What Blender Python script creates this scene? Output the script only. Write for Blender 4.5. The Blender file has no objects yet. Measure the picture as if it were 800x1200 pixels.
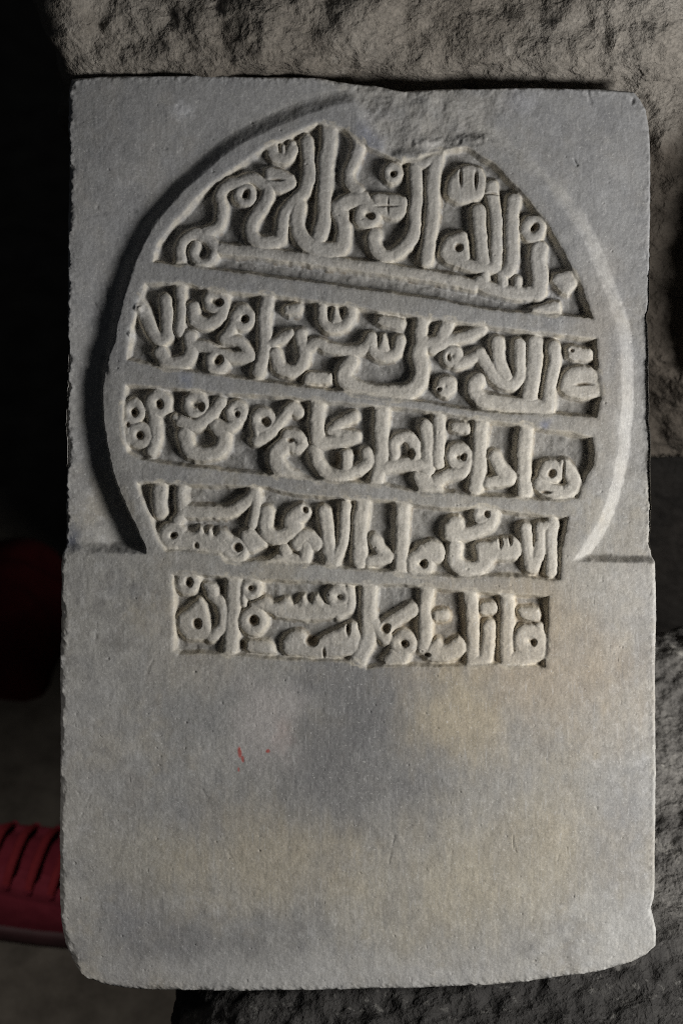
import bpy, math, random
import numpy as np
from mathutils import Vector, Matrix, noise as mnoise

random.seed(4)
RNG = np.random.default_rng(11)
SC = bpy.context.scene
COL = SC.collection
PX = 0.0005                      # one photo pixel at the slab's face, in metres
R = math.radians
TILT = R(45)
U = Vector((0, math.cos(TILT), math.sin(TILT)))       # up along the slab's face
N = Vector((0, -math.sin(TILT), math.cos(TILT)))      # out of the slab's face
CEN = Vector((0, 0, 0.53))       # centre of the picture on the slab's face

# ------------------------------------------------------------------ camera, light, exposure
cam_d = bpy.data.cameras.new('camera')
cam = bpy.data.objects.new('camera', cam_d); COL.objects.link(cam)
cam.location = CEN + N * 1.0
cam.rotation_euler = (math.pi / 2 - TILT, 0, 0)
cam_d.sensor_width = 36; cam_d.lens = 60.0
cam_d.clip_start = 0.02; cam_d.clip_end = 100
cam_d.dof.use_dof = True; cam_d.dof.focus_distance = 1.004; cam_d.dof.aperture_fstop = 6.3
SC.camera = cam

world = bpy.data.worlds.new('World'); SC.world = world; world.use_nodes = True
wb = world.node_tree.nodes['Background']
wb.inputs[0].default_value = (0.80, 0.88, 1.0, 1); wb.inputs[1].default_value = 0.022

def area(name, pos, target, size, power, color):
    d = bpy.data.lights.new(name, 'AREA'); d.shape = 'RECTANGLE'
    d.size, d.size_y = size; d.energy = power; d.color = color
    o = bpy.data.objects.new(name, d); COL.objects.link(o)
    o.location = pos
    o.rotation_euler = (Vector(target) - Vector(pos)).to_track_quat('-Z', 'Y').to_euler()
    return o
# daylight from an opening on the lower right of the slab
KEY = CEN + Vector((1, 0, 0)) * 0.64 + U * -0.15 + N * 0.385
area('doorway_daylight', KEY, CEN + U * -0.03, (0.28, 0.28), 6.9, (1.0, 0.988, 0.97))
# added fill lamp, high on the left, to brighten the floor and shoe
sp = area('floor_fill', (-0.55, -0.22, 1.0), (-0.27, -0.04, 0.0), (0.2, 0.2), 0.20, (1.0, 0.95, 0.90))
sp.data.spread = R(38)

SC.view_settings.view_transform = 'Standard'
SC.view_settings.look = 'None'
SC.view_settings.exposure = 0.0
SC.view_settings.gamma = 1.0
SC.render.engine = 'CYCLES'
SC.cycles.filter_width = 1.0
SC.cycles.use_denoising = False
SC.cycles.use_light_tree = False

# ------------------------------------------------------------------ helpers
def props(o, label=None, cat=None, group=None, kind=None):
    if label: o['label'] = label
    if cat: o['category'] = cat
    if group: o['group'] = group
    if kind: o['kind'] = kind
    return o

def link_mesh(name, verts, faces, mat, parent=None, smooth=True):
    me = bpy.data.meshes.new(name)
    me.from_pydata([tuple(v) for v in verts], [], [tuple(f) for f in faces])
    me.update()
    if smooth: me.polygons.foreach_set('use_smooth', np.ones(len(me.polygons), dtype=bool))
    o = bpy.data.objects.new(name, me); COL.objects.link(o)
    me.materials.append(mat)
    if parent: o.parent = parent
    return o

def fast_mesh(name, co, quads, mat, normals=None, color=None, parent=None):
    """mesh from numpy arrays: co (n,3), quads (m,4)"""
    me = bpy.data.meshes.new(name)
    n, m = len(co), len(quads)
    me.vertices.add(n); me.vertices.foreach_set('co', co.astype(np.float32).ravel())
    me.loops.add(m * 4); me.loops.foreach_set('vertex_index', quads.astype(np.int32).ravel())
    me.polygons.add(m)
    me.polygons.foreach_set('loop_start', np.arange(0, m * 4, 4, dtype=np.int32))
    me.polygons.foreach_set('use_smooth', np.ones(m, dtype=bool))
    me.update(calc_edges=True); me.validate()
    if color is not None:
        a = me.color_attributes.new('stone_tint', 'FLOAT_COLOR', 'POINT')
        a.data.foreach_set('color', color.astype(np.float32).ravel())
    if normals is not None:
        me.normals_split_custom_set_from_vertices([tuple(v) for v in normals])
    o = bpy.data.objects.new(name, me); COL.objects.link(o)
    me.materials.append(mat)
    if parent: o.parent = parent
    return o

def ss(a, b, x):
    t = np.clip((x - a) / (b - a), 0, 1)
    return t * t * (3 - 2 * t)

# ------------------------------------------------------------------ materials
class NT:
    def __init__(s, name):
        s.m = bpy.data.materials.new(name); s.m.use_nodes = True
        s.t = s.m.node_tree; s.b = s.t.nodes['Principled BSDF']
    def n(s, typ, **kw):
        o = s.t.nodes.new(typ)
        for k, v in kw.items():
            if hasattr(o, k): setattr(o, k, v)
        return o
    def l(s, a, b): s.t.links.new(a, b)
    def noise(s, vec, scale, detail=6, rough=0.6, dist=0.0):
        o = s.n('ShaderNodeTexNoise'); o.inputs['Scale'].default_value = scale
        o.inputs['Detail'].default_value = detail; o.inputs['Roughness'].default_value = rough
        o.inputs['Distortion'].default_value = dist
        s.l(vec, o.inputs['Vector']); return o.outputs['Fac']
    def ramp(s, fac, stops):
        o = s.n('ShaderNodeValToRGB'); e = o.color_ramp.elements
        while len(e) < len(stops): e.new(0.5)
        for i, (p, c) in enumerate(stops):
            e[i].position = p; e[i].color = (c, c, c, 1) if not hasattr(c, '__len__') else (*c, 1)
        s.l(fac, o.inputs[0]); return o.outputs[0]
    def mix(s, fac, a, b, mode='MIX'):
        o = s.n('ShaderNodeMix', data_type='RGBA', blend_type=mode)
        for sock, v in ((o.inputs[0], fac), (o.inputs[6], a), (o.inputs[7], b)):
            if hasattr(v, 'is_linked'): s.l(v, sock)
            elif hasattr(v, '__len__'): sock.default_value = (*v, 1)
            else: sock.default_value = v
        return o.outputs[2]
    def bump(s, h, strength, dist, nrm=None):
        o = s.n('ShaderNodeBump'); o.inputs['Strength'].default_value = strength
        o.inputs['Distance'].default_value = dist; s.l(h, o.inputs['Height'])
        if nrm is not None: s.l(nrm, o.inputs['Normal'])
        return o.outputs['Normal']

def obj_coords(nt, scale=(1, 1, 1)):
    tc = nt.n('ShaderNodeTexCoord'); mp = nt.n('ShaderNodeMapping')
    mp.inputs['Scale'].default_value = scale
    nt.l(tc.outputs['Object'], mp.inputs['Vector']); return mp.outputs['Vector']

def make_marble():
    t = NT('weathered_marble')
    v = obj_coords(t); vs = obj_coords(t, (1, 0.22, 1))
    at = t.n('ShaderNodeAttribute'); at.attribute_name = 'stone_tint'
    g1 = t.ramp(t.noise(v, 900, 3, 0.7), [(0.25, 0.78), (0.75, 1.18)])
    g2 = t.ramp(t.noise(v, 160, 6, 0.65), [(0.28, 0.85), (0.72, 1.10)])
    g3 = t.ramp(t.noise(vs, 420, 4, 0.6), [(0.3, 0.90), (0.7, 1.07)])
    c = t.mix(1.0, at.outputs['Color'], g1, 'MULTIPLY')
    c = t.mix(1.0, c, g2, 'MULTIPLY'); c = t.mix(1.0, c, g3, 'MULTIPLY')
    # pale crystalline flecks and small dark pits
    fl = t.ramp(t.noise(v, 640, 3, 0.6), [(0.62, 0.0), (0.70, 0.5)])
    vk = obj_coords(t, (1, 0.10, 1))
    sk = t.ramp(t.noise(vk, 700, 3, 0.6), [(0.60, 0.0), (0.70, 0.35)])
    sd_ = t.ramp(t.noise(vk, 520, 3, 0.6), [(0.28, 0.30), (0.38, 0.0)])
    c = t.mix(sk, c, (0.52, 0.51, 0.49)); c = t.mix(sd_, c, (0.20, 0.195, 0.19))
    c = t.mix(fl, c, (0.62, 0.61, 0.58))
    pt = t.ramp(t.noise(v, 300, 2, 0.5), [(0.20, 0.45), (0.27, 0.0)])
    c = t.mix(pt, c, (0.12, 0.11, 0.10))
    t.l(c, t.b.inputs['Base Color'])
    t.b.inputs['Roughness'].default_value = 0.78
    t.b.inputs['Specular IOR Level'].default_value = 0.3
    n1 = t.bump(t.noise(v, 1100, 4, 0.7), 0.26, 0.0006)
    n2 = t.bump(t.noise(v, 300, 7, 0.72), 0.10, 0.0012, n1)
    t.l(n2, t.b.inputs['Normal'])
    return t.m

def make_rock(name, c0, c1, c2, scale=1.0, spec=0.2, low_shade=False, front=False):
    t = NT(name); v = obj_coords(t)
    big = t.ramp(t.noise(v, 9 * scale, 5, 0.6, 0.6), [(0.35, 0.0), (0.68, 1.0)])
    c = t.mix(big, c0, c1)
    fine = t.ramp(t.noise(v, 60 * scale, 8, 0.7), [(0.28, 0.72), (0.74, 1.25)])
    c = t.mix(1.0, c, fine, 'MULTIPLY')
    bl = t.ramp(t.noise(v, 24 * scale, 8, 0.78), [(0.56, 0.0), (0.70, 0.8)])
    c = t.mix(bl, c, c2)
    gr = t.ramp(t.noise(v, 420 * scale, 3, 0.7), [(0.28, 0.65), (0.72, 1.35)])
    c = t.mix(1.0, c, gr, 'MULTIPLY')
    if low_shade:                                   # brown tone with shade painted in, over the lower face of the block
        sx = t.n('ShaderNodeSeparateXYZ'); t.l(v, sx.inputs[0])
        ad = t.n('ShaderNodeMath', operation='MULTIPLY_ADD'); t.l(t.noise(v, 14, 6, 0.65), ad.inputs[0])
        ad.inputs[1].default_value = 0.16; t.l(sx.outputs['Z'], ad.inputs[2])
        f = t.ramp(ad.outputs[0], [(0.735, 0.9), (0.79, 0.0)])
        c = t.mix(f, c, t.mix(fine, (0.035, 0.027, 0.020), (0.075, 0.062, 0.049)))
    if front:                                   # darker over the front half of the stone, with pale specks
        sx = t.n('ShaderNodeSeparateXYZ'); t.l(v, sx.inputs[0])
        ad = t.n('ShaderNodeMath', operation='MULTIPLY_ADD'); t.l(t.noise(v, 12, 7, 0.7), ad.inputs[0])
        ad.inputs[1].default_value = -0.22; t.l(sx.outputs['Y'], ad.inputs[2])
        ng = t.n('ShaderNodeMath', operation='ADD'); t.l(ad.outputs[0], ng.inputs[0]); ng.inputs[1].default_value = 0.75
        f = t.ramp(ng.outputs[0], [(0.47, 0.93), (0.58, 0.0)])
        spk = t.ramp(t.noise(v, 170, 3, 0.6), [(0.60, 0.0), (0.72, 1.0)])
        c = t.mix(f, c, t.mix(spk, t.mix(fine, (0.012, 0.011, 0.011), (0.034, 0.032, 0.030)), (0.12, 0.115, 0.105)))
    t.l(c, t.b.inputs['Base Color'])
    t.b.inputs['Roughness'].default_value = 0.85
    t.b.inputs['Specular IOR Level'].default_value = spec
    vo = t.n('ShaderNodeTexVoronoi', feature='F1', distance='EUCLIDEAN')
    vo.inputs['Scale'].default_value = 75 * scale
    wv = t.n('ShaderNodeTexNoise'); wv.inputs['Scale'].default_value = 40 * scale; wv.inputs['Detail'].default_value = 4
    t.l(v, wv.inputs['Vector'])
    mx = t.n('ShaderNodeMix', data_type='RGBA', blend_type='LINEAR_LIGHT'); mx.inputs[0].default_value = 0.02
    t.l(v, mx.inputs[6]); t.l(wv.outputs['Color'], mx.inputs[7]); t.l(mx.outputs[2], vo.inputs['Vector'])
    n0 = t.bump(vo.outputs['Distance'], 0.40, 0.007)
    n1 = t.bump(t.noise(v, 380 * scale, 3, 0.6), 0.55, 0.0024, n0)
    n2 = t.bump(t.noise(v, 110 * scale, 5, 0.6), 0.5, 0.006, n1)
    t.l(n2, t.b.inputs['Normal'])
    return t.m

def make_plain(name, c0, c1, scale, rough=0.7, bump=0.4, bd=0.001, spec=0.3):
    t = NT(name); v = obj_coords(t)
    f = t.ramp(t.noise(v, scale, 6, 0.65), [(0.3, 0.0), (0.7, 1.0)])
    t.l(t.mix(f, c0, c1), t.b.inputs['Base Color'])
    t.b.inputs['Roughness'].default_value = rough
    t.b.inputs['Specular IOR Level'].default_value = spec
    t.l(t.bump(t.noise(v, scale * 4, 5, 0.7), bump, bd), t.b.inputs['Normal'])
    return t.m

M_MARBLE = make_marble()
M_BLOCK = make_rock('rough_limestone', (0.175, 0.155, 0.13), (0.25, 0.228, 0.198), (0.33, 0.305, 0.27), low_shade=True)
M_BASE = make_rock('dark_rough_stone', (0.115, 0.108, 0.10), (0.23, 0.217, 0.197), (0.50, 0.475, 0.42), 1.1, front=True)
M_PLINTH = make_rock('shade_black_stone', (0.02, 0.018, 0.016), (0.035, 0.03, 0.026), (0.04, 0.036, 0.03))  # near-black colour stands in for the shade of the gap
M_FLOOR = make_plain('worn_concrete', (0.040, 0.035, 0.029), (0.095, 0.085, 0.071), 26, 0.85, 0.5, 0.002, 0.1)

# ------------------------------------------------------------------ setting: the floor
FL = 14.0
link_mesh('floor', [(-FL, -FL, 0), (FL, -FL, 0), (FL, FL, 0), (-FL, FL, 0)], [(0, 1, 2, 3)], M_FLOOR)
props(bpy.data.objects['floor'], kind='structure')

# ------------------------------------------------------------------ tracing of the inscription (photo pixels)
T1 = (170, 130, 4); T2 = (340, 130, 4); T3 = (510, 170, 4); T4 = (140, 320, 4); T5 = (320, 320, 4); T6 = (510, 340, 4)
T7 = (140, 440, 4); T8 = (320, 450, 4); T9 = (510, 460, 4); T10 = (150, 550, 4); T11 = (320, 560, 4); T12 = (490, 570, 4)
T13 = (190, 650, 10 / 3); T14 = (410, 660, 10 / 3)
# s: stroke (half width, points); p: polygon; r: ring (cx, cy, mid radius, half width); h: hole (cx, cy, rx, ry)
LINES = {
 1: [
  (T1, 's', 26, [(165,695),(162,640),(185,598),(240,572),(295,598),(330,640)]),
  (T1, 's', 21, [(238,625),(222,670),(250,706),(295,700),(322,668)]),
  (T1, 's', 27, [(285,570),(345,525),(358,450),(350,390),(385,345),(440,328),(500,312),(545,340),(578,368)]),
  (T1, 's', 31, [(570,350),(572,400),(540,455),(502,512),(492,570),(525,608),(580,612),(625,600),(640,555),(645,490),(692,425),(742,375),(765,300),(762,230),(755,140)]),
  (T1, 'r', 468, 392, 36, 20), (T1, 'h', 475, 380, 15, 18),
  (T1, 'p', [(555,250),(690,285),(712,340),(690,365),(620,388),(552,335)]), (T1, 'h', 615, 321, 28, 5),
  (T1, 's', 27, [(592,170),(608,210),(658,216),(690,175)]), (T1, 's', 14, [(645,165),(648,215)]), (T1, 's', 18, [(690,150),(692,185)]),
  (T2, 's', 36, [(178,85),(178,140),(165,250),(157,400),(152,520),(132,585)]),
  (T2, 's', 12, [(178,52),(178,100)]), (T1, 's', 10, [(755,112),(756,150)]),
  (T2, 's', 27, [(300,92),(318,150),(300,220),(272,290),(288,345),(318,372)]),
  (T2, 's', 36, [(38,440),(30,530),(60,598),(120,640),(195,650),(240,628),(252,560),(238,498),(226,450),(270,418),(345,410)]),
  (T2, 'r', 362, 482, 40, 28), (T2, 'h', 378, 490, 17, 18), (T2, 'h', 284, 487, 10, 26),
  (T2, 's', 22, [(300,410),(360,420),(430,470)]),
  (T2, 'p', [(380,378),(530,392),(548,420),(545,488),(485,512),(415,485),(385,430)]),
  (T2, 'h', 455, 442, 32, 3), (T2, 'h', 458, 442, 3, 22),
  (T2, 'r', 480, 287, 29, 20), (T2, 'h', 481, 290, 13, 15),
  (T2, 's', 31, [(582,265),(590,350),(582,480),(572,585),(505,655),(445,680),(402,645),(390,595),(398,575)]),
  (T2, 's', 33, [(690,200),(668,330),(666,450),(650,600),(636,695)]),
  (T2, 's', 27, [(560,215),(620,240),(690,205)]),
  (T3, 'p', [(50,240),(60,160),(110,100),(150,88),(215,98),(242,170),(228,240),(170,262),(110,270)]),
  (T3, 'h', 119, 150, 7, 34), (T3, 'h', 189, 160, 7, 36), (T3, 'h', 85, 105, 12, 8),
  (T3, 'p', [(18,480),(45,428),(140,390),(165,500),(155,560),(100,575),(50,548),(20,520)]), (T3, 'h', 111, 475, 20, 21),
  (T3, 's', 32, [(202,300),(205,400),(216,500),(222,560)]),
  (T3, 's', 27, [(130,552),(220,572),(285,572)]),
  (T3, 's', 30, [(262,190),(278,300),(283,420),(285,545)]), (T3, 'h', 275, 225, 30, 4),
  (T3, 's', 33, [(368,255),(356,340),(358,420),(360,535),(340,585)]),
  (T3, 'r', 455, 388, 38, 24), (T3, 'h', 465, 380, 15, 19),
  (T3, 's', 40, [(486,480),(480,540),(488,620),(478,685)]),
  (T3, 's', 30, [(495,680),(420,695),(340,685),(250,665),(205,640)]),
  (T3, 's', 22, [(312,600),(318,660)]), (T3, 's', 22, [(232,605),(235,660)]), (T3, 's', 20, [(382,628),(385,680)]),
  (T3, 'p', [(528,612),(648,580),(672,650),(605,712)]),
  (T3, 'p', [(448,755),(578,722),(592,760),(590,800),(450,790)]),
  ((0,0,1), 's', 6.8, [(259,291),(310,296),(370,304),(440,313),(510,324),(556,333)]),
 ],
 2: [
  (T4, 's', 30, [(75,125),(105,165),(132,230),(178,306),(214,290),(222,210),(212,125)]),
  (T4, 's', 25, [(283,75),(286,150),(280,270)]),
  (T4, 'r', 445, 128, 36, 22), (T4, 'h', 462, 132, 19, 18),
  (T4, 's', 30, [(478,120),(482,160),(465,205),(410,235),(352,218),(342,160)]),
  (T4, 'r', 575, 208, 38, 24), (T4, 'h', 587, 212, 18, 20),
  (T4, 's', 27, [(548,205),(515,275),(488,302)]), (T4, 's', 25, [(488,302),(560,320),(610,380)]),
  (T4, 's', 27, [(610,388),(540,390),(470,372),(400,345),(335,335)]), (T4, 'h', 500, 345, 32, 4),
  (T4, 's', 33, [(325,295),(332,370),(300,412),(225,420),(188,370)]),
  (T4, 'r', 455, 412, 38, 22), (T4, 'h', 466, 402, 20, 23),
  (T4, 's', 31, [(690,110),(676,200),(680,300),(668,400),(648,460)]), (T4, 's', 22, [(690,330),(750,312),(795,278)]),
  (T5, 'p', [(40,155),(125,138),(138,160),(130,195),(55,198)]),
  (T5, 's', 22, [(-5,330),(60,285)]),
  (T5, 's', 31, [(8,380),(28,435),(80,455),(128,430),(140,370),(125,285)]),
  (T5, 's', 26, [(135,365),(200,325),(260,348),(340,360),(420,350),(458,300)]),
  (T5, 's', 27, [(455,300),(470,360),(520,388),(575,368),(590,312)]), (T5, 'p', [(506,286),(524,286),(552,375),(485,370)]),
  (T5, 's', 25, [(225,160),(228,220),(270,252),(330,242),(362,200),(365,165)]), (T5, 'p', [(282,158),(298,160),(330,238),(258,236)]),
  (T5, 'p', [(490,192),(608,212),(615,240),(600,268),(485,240)]),
  (T5, 'p', [(150,458),(270,468),(278,490),(268,520),(150,516),(140,485)]),
  (T5, 's', 37, [(362,415),(338,450),(332,495),(380,535),(450,557),(560,562),(645,550),(688,500),(694,440),(682,380),(702,325)]),
  (T5, 's', 30, [(702,185),(690,260),(692,345)]), (T5, 's', 28, [(700,335),(800,318)]),
  (T6, 's', 28, [(-10,270),(60,235),(150,212),(212,184)]), (T6, 'p', [(0,175),(50,120),(95,135),(80,190),(60,260),(0,280)]),
  (T6, 'r', 80, 308, 26, 26), (T6, 's', 27, [(100,345),(180,312),(212,300)]), (T6, 'h', 62, 310, 8, 16),
  (T6, 's', 30, [(205,300),(250,370),(300,425),(358,440),(395,400),(392,320),(394,250)]),
  (T6, 's', 31, [(292,240),(290,300),(304,360),(330,405)]),
  (T6, 's', 36, [(464,245),(465,320),(455,400),(440,500)]),
  (T6, 's', 32, [(552,265),(556,340),(538,420),(530,500),(528,550)]),
  (T6, 's', 34, [(525,548),(430,540),(300,528),(220,515),(184,480),(182,440),(200,422)]),
  (T6, 'r', 50, 450, 22, 26), (T6, 'h', 18, 462, 10, 10),
  (T6, 'p', [(610,258),(720,268),(740,285),(735,328),(625,332)]), (T6, 'h', 640, 285, 9, 8),
  (T6, 'p', [(582,405),(640,358),(710,352),(790,390),(790,490),(705,512),(585,482)]), (T6, 'h', 695, 440, 34, 7), (T6, 'h', 672, 440, 10, 5),
 ],
 3: [
  (T7, 'r', 62, 168, 36, 24), (T7, 'h', 68, 172, 15, 19), (T7, 'r', 92, 280, 38, 26), (T7, 'h', 92, 280, 17, 19),
  (T7, 's', 28, [(20,150),(25,240),(45,300)]), (T7, 'h', 35, 232, 10, 14),
  (T7, 'r', 180, 128, 38, 26), (T7, 'h', 187, 130, 16, 24), (T7, 's', 28, [(145,140),(162,220),(166,295),(145,350)]),
  (T7, 'r', 355, 135, 40, 22), (T7, 'h', 380, 143, 18, 22), (T7, 's', 30, [(468,125),(425,180),(350,232),(285,215)]), (T7, 's', 16, [(255,195),(290,215)]),
  (T7, 's', 33, [(302,272),(325,345),(390,368),(465,350),(488,290),(450,232)]), (T7, 's', 28, [(452,232),(515,240),(555,200),(562,165)]),
  (T7, 'r', 545, 172, 34, 22), (T7, 'h', 548, 182, 12, 14),
  (T7, 'r', 672, 212, 38, 24), (T7, 'h', 688, 218, 20, 21), (T7, 's', 27, [(640,300),(668,290),(722,245),(770,185),(815,148),(835,170)]),
  (T7, 's', 20, [(632,215),(645,290)]),
  (T8, 's', 25, [(62,235),(115,245),(140,280),(112,302)]), (T8, 'h', 82, 262, 16, 10),
  (T8, 's', 42, [(190,500),(75,436),(18,375),(14,322),(48,290)]), (T8, 's', 24, [(30,300),(62,275),(95,300)]), (T8, 'p', [(10,400),(60,400),(140,450),(150,490),(20,460)]),
  (T8, 's', 34, [(206,95),(200,180),(208,265)]), (T8, 's', 31, [(208,275),(300,265),(378,248)]),
  (T8, 's', 25, [(378,150),(312,180),(272,212)]), (T8, 's', 22, [(272,212),(320,232),(385,240)]),
  (T8, 's', 29, [(188,310),(205,365),(250,415),(310,428),(400,400),(445,360),(435,325)]), (T8, 's', 28, [(340,335),(340,390)]),
  (T8, 'h', 292, 350, 26, 34), (T8, 'h', 388, 320, 16, 14),
  (T8, 's', 35, [(508,115),(506,200),(506,300),(500,380),(486,445)]), (T8, 's', 30, [(510,395),(600,378),(690,380),(725,405)]),
  (T8, 's', 27, [(565,340),(565,275),(620,245),(660,275),(668,335)]), (T8, 'h', 645, 325, 15, 24),
  (T8, 's', 30, [(715,195),(722,280),(722,370)]), (T8, 's', 28, [(775,165),(775,270),(768,370)]),
  (T8, 'p', [(640,415),(720,410),(800,490),(800,550),(690,520)]),
  (T9, 'p', [(65,140),(160,138),(168,165),(162,192),(72,185)]),
  (T9, 'r', 108, 300, 38, 26), (T9, 'h', 130, 302, 13, 17), (T9, 's', 28, [(150,320),(128,370),(60,388),(5,412)]),
  (T9, 's', 35, [(215,145),(206,250),(200,350),(188,440)]),
  (T9, 's', 31, [(274,300),(302,355),(350,395)]), (T9, 's', 27, [(350,410),(245,420)]),
  (T9, 's', 34, [(422,170),(415,260),(412,370),(418,465)]),
  (T9, 'p', [(470,380),(500,325),(550,312),(590,330),(604,400),(570,425),(500,420)]), (T9, 'h', 547, 381, 20, 22),
  (T9, 's', 34, [(605,345),(642,400),(648,440),(600,468),(530,455),(488,425)]), (T9, 'h', 600, 375, 4, 45), (T9, 'h', 515, 465, 26, 7),
 ],
 4: [
  (T10, 's', 34, [(150,92),(143,150),(148,195)]),
  (T10, 's', 25, [(246,80),(244,130),(250,200),(225,240)]), (T10, 's', 30, [(255,195),(370,202),(470,198),(550,155),(588,112)]),
  (T10, 's', 25, [(592,112),(597,180),(580,255)]),
  (T10, 'r', 207, 312, 36, 30), (T10, 'h', 212, 310, 16, 17), (T10, 's', 38, [(245,335),(340,342),(430,352),(510,372)]),
  (T10, 'p', [(225,330),(238,262),(262,288),(305,292),(338,262),(356,305),(380,268),(402,318),(430,272),(540,352),(520,400),(240,375)]),
  (T10, 'r', 502, 382, 40, 24), (T10, 'h', 512, 367, 21, 20), (T10, 'p', [(525,290),(570,272),(620,310),(662,352),(570,402),(525,345)]), (T10, 'h', 318, 358, 9, 14),
  (T10, 's', 35, [(648,205),(642,280),(690,318),(750,300),(782,270)]),
  (T11, 'p', [(40,205),(70,150),(130,110),(182,150),(160,190),(105,225),(95,270),(60,260)]), (T11, 'h', 148, 147, 13, 16),
  (T11, 's', 30, [(-20,270),(60,270),(90,230)]),
  (T11, 's', 34, [(115,310),(150,272),(200,305)]), (T11, 's', 32, [(155,320),(142,380)]), (T11, 's', 30, [(50,335),(62,400)]), (T11, 'p', [(-30,395),(20,350),(130,360),(160,410),(120,440),(-30,430)]),
  (T11, 's', 32, [(236,160),(250,230),(257,320),(270,385)]), (T11, 's', 28, [(335,135),(332,220),(320,300),(288,388)]), (T11, 's', 8, [(338,100),(338,150)]),
  (T11, 's', 36, [(418,110),(407,200),(402,300),(405,385)]),
  (T11, 's', 27, [(472,290),(502,340),(540,370)]), (T11, 's', 26, [(538,375),(450,392)]),
  (T11, 's', 34, [(606,115),(600,220),(600,320),(594,425)]),
  (T11, 'r', 688, 400, 40, 28), (T11, 'h', 703, 403, 18, 23), (T11, 's', 52, [(740,345),(752,350)]), (T11, 's', 30, [(700,340),(670,370)]),
  (T12, 'p', [(112,240),(115,180),(150,135),(200,140),(225,195),(215,240),(165,272)]),
  (T12, 's', 32, [(190,225),(240,220),(300,195),(335,170),(345,130)]), (T12, 'r', 300, 132, 24, 22), (T12, 'h', 320, 128, 14, 15),
  (T12, 's', 35, [(172,285),(165,340),(205,382),(275,385),(318,350)]),
  (T12, 'p', [(262,268),(330,255),(440,240),(475,255),(488,310),(450,345),(345,342),(325,385),(270,405),(272,330)]),
  (T12, 'h', 385, 258, 8, 28), (T12, 'h', 428, 250, 8, 26), (T12, 'h', 325, 256, 20, 6),
  (T12, 's', 30, [(502,200),(510,280),(525,375)]), (T12, 's', 28, [(575,195),(570,290),(540,378)]), (T12, 's', 28, [(628,175),(620,260),(622,335),(622,400)]), (T12, 's', 24, [(580,195),(625,180)]),
 ],
 5: [
  (T13, 'r', 97, 110, 28, 20), (T13, 'h', 103, 107, 14, 19), (T13, 'p', [(150,110),(200,112),(222,135),(218,175),(180,168)]),
  (T13, 'p', [(55,245),(105,205),(150,162),(172,205),(185,280),(200,330),(100,335),(58,295)]), (T13, 'h', 136, 270, 18, 20),
  (T13, 's', 22, [(225,180),(238,240),(226,290),(190,320)]), (T13, 's', 18, [(190,160),(222,185)]),
  (T13, 's', 29, [(282,90),(276,180),(270,280),(262,370)]),
  (T13, 'r', 345, 132, 26, 17), (T13, 'h', 340, 132, 9, 10), (T13, 's', 14, [(320,115),(315,190)]),
  (T13, 'p', [(330,200),(395,165),(412,170),(440,195),(488,162),(520,200),(552,150),(572,195),(600,152),(640,200),(735,180),(725,240),(610,258),(450,250),(405,222)]),
  (T13, 'r', 688, 165, 30, 18), (T13, 's', 20, [(728,140),(732,200),(690,235)]),
  (T13, 'r', 355, 260, 34, 22), (T13, 'h', 355, 258, 19, 20),
  (T13, 'p', [(318,335),(410,335),(435,350),(440,392),(320,380)]), (T13, 'h', 315, 355, 14, 20),
  (T13, 'p', [(470,330),(510,298),(555,300),(572,345),(620,320),(690,288),(752,255),(775,320),(772,392),(640,400),(480,395),(465,365)]),
  (T13, 'h', 582, 335, 24, 23), (T13, 'h', 725, 292, 8, 24), (T13, 'h', 632, 385, 6, 18),
  (T14, 's', 31, [(72,105),(70,200),(70,290),(35,372)]),
  (T14, 's', 28, [(240,182),(180,218),(125,265),(140,295)]), (T14, 's', 22, [(95,240),(120,280)]), (T14, 'h', 138, 253, 17, 19),
  (T14, 'r', 207, 315, 32, 22), (T14, 'h', 210, 318, 13, 12), (T14, 'p', [(122,375),(160,328),(190,345),(245,330),(235,375),(215,395),(140,395)]),
  (T14, 's', 27, [(296,105),(290,200),(292,290),(284,328)]),
  (T14, 'p', [(315,188),(375,180),(390,200),(385,222),(322,228)]),
  (T14, 'p', [(318,310),(345,288),(372,328),(415,285),(455,308),(457,350),(385,385),(300,385),(285,350)]), (T14, 'h', 298, 360, 11, 8),
  (T14, 's', 26, [(468,120),(475,220),(480,310),(478,385)]), (T14, 's', 22, [(480,382),(535,372)]), (T14, 's', 28, [(540,250),(538,310),(528,372)]),
  (T14, 'p', [(500,155),(565,152),(575,175),(568,198),(503,200)]),
  (T14, 's', 28, [(610,130),(612,220),(610,320),(616,378)]), (T14, 's', 28, [(620,375),(700,365),(760,345)]), (T14, 'r', 700, 305, 36, 30), (T14, 'h', 714, 310, 11, 13),
  (T14, 's', 18, [(735,250),(750,330)]),
  (T14, 'p', [(648,178),(735,175),(745,200),(738,225),(662,218)]),
 ],
}
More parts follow.
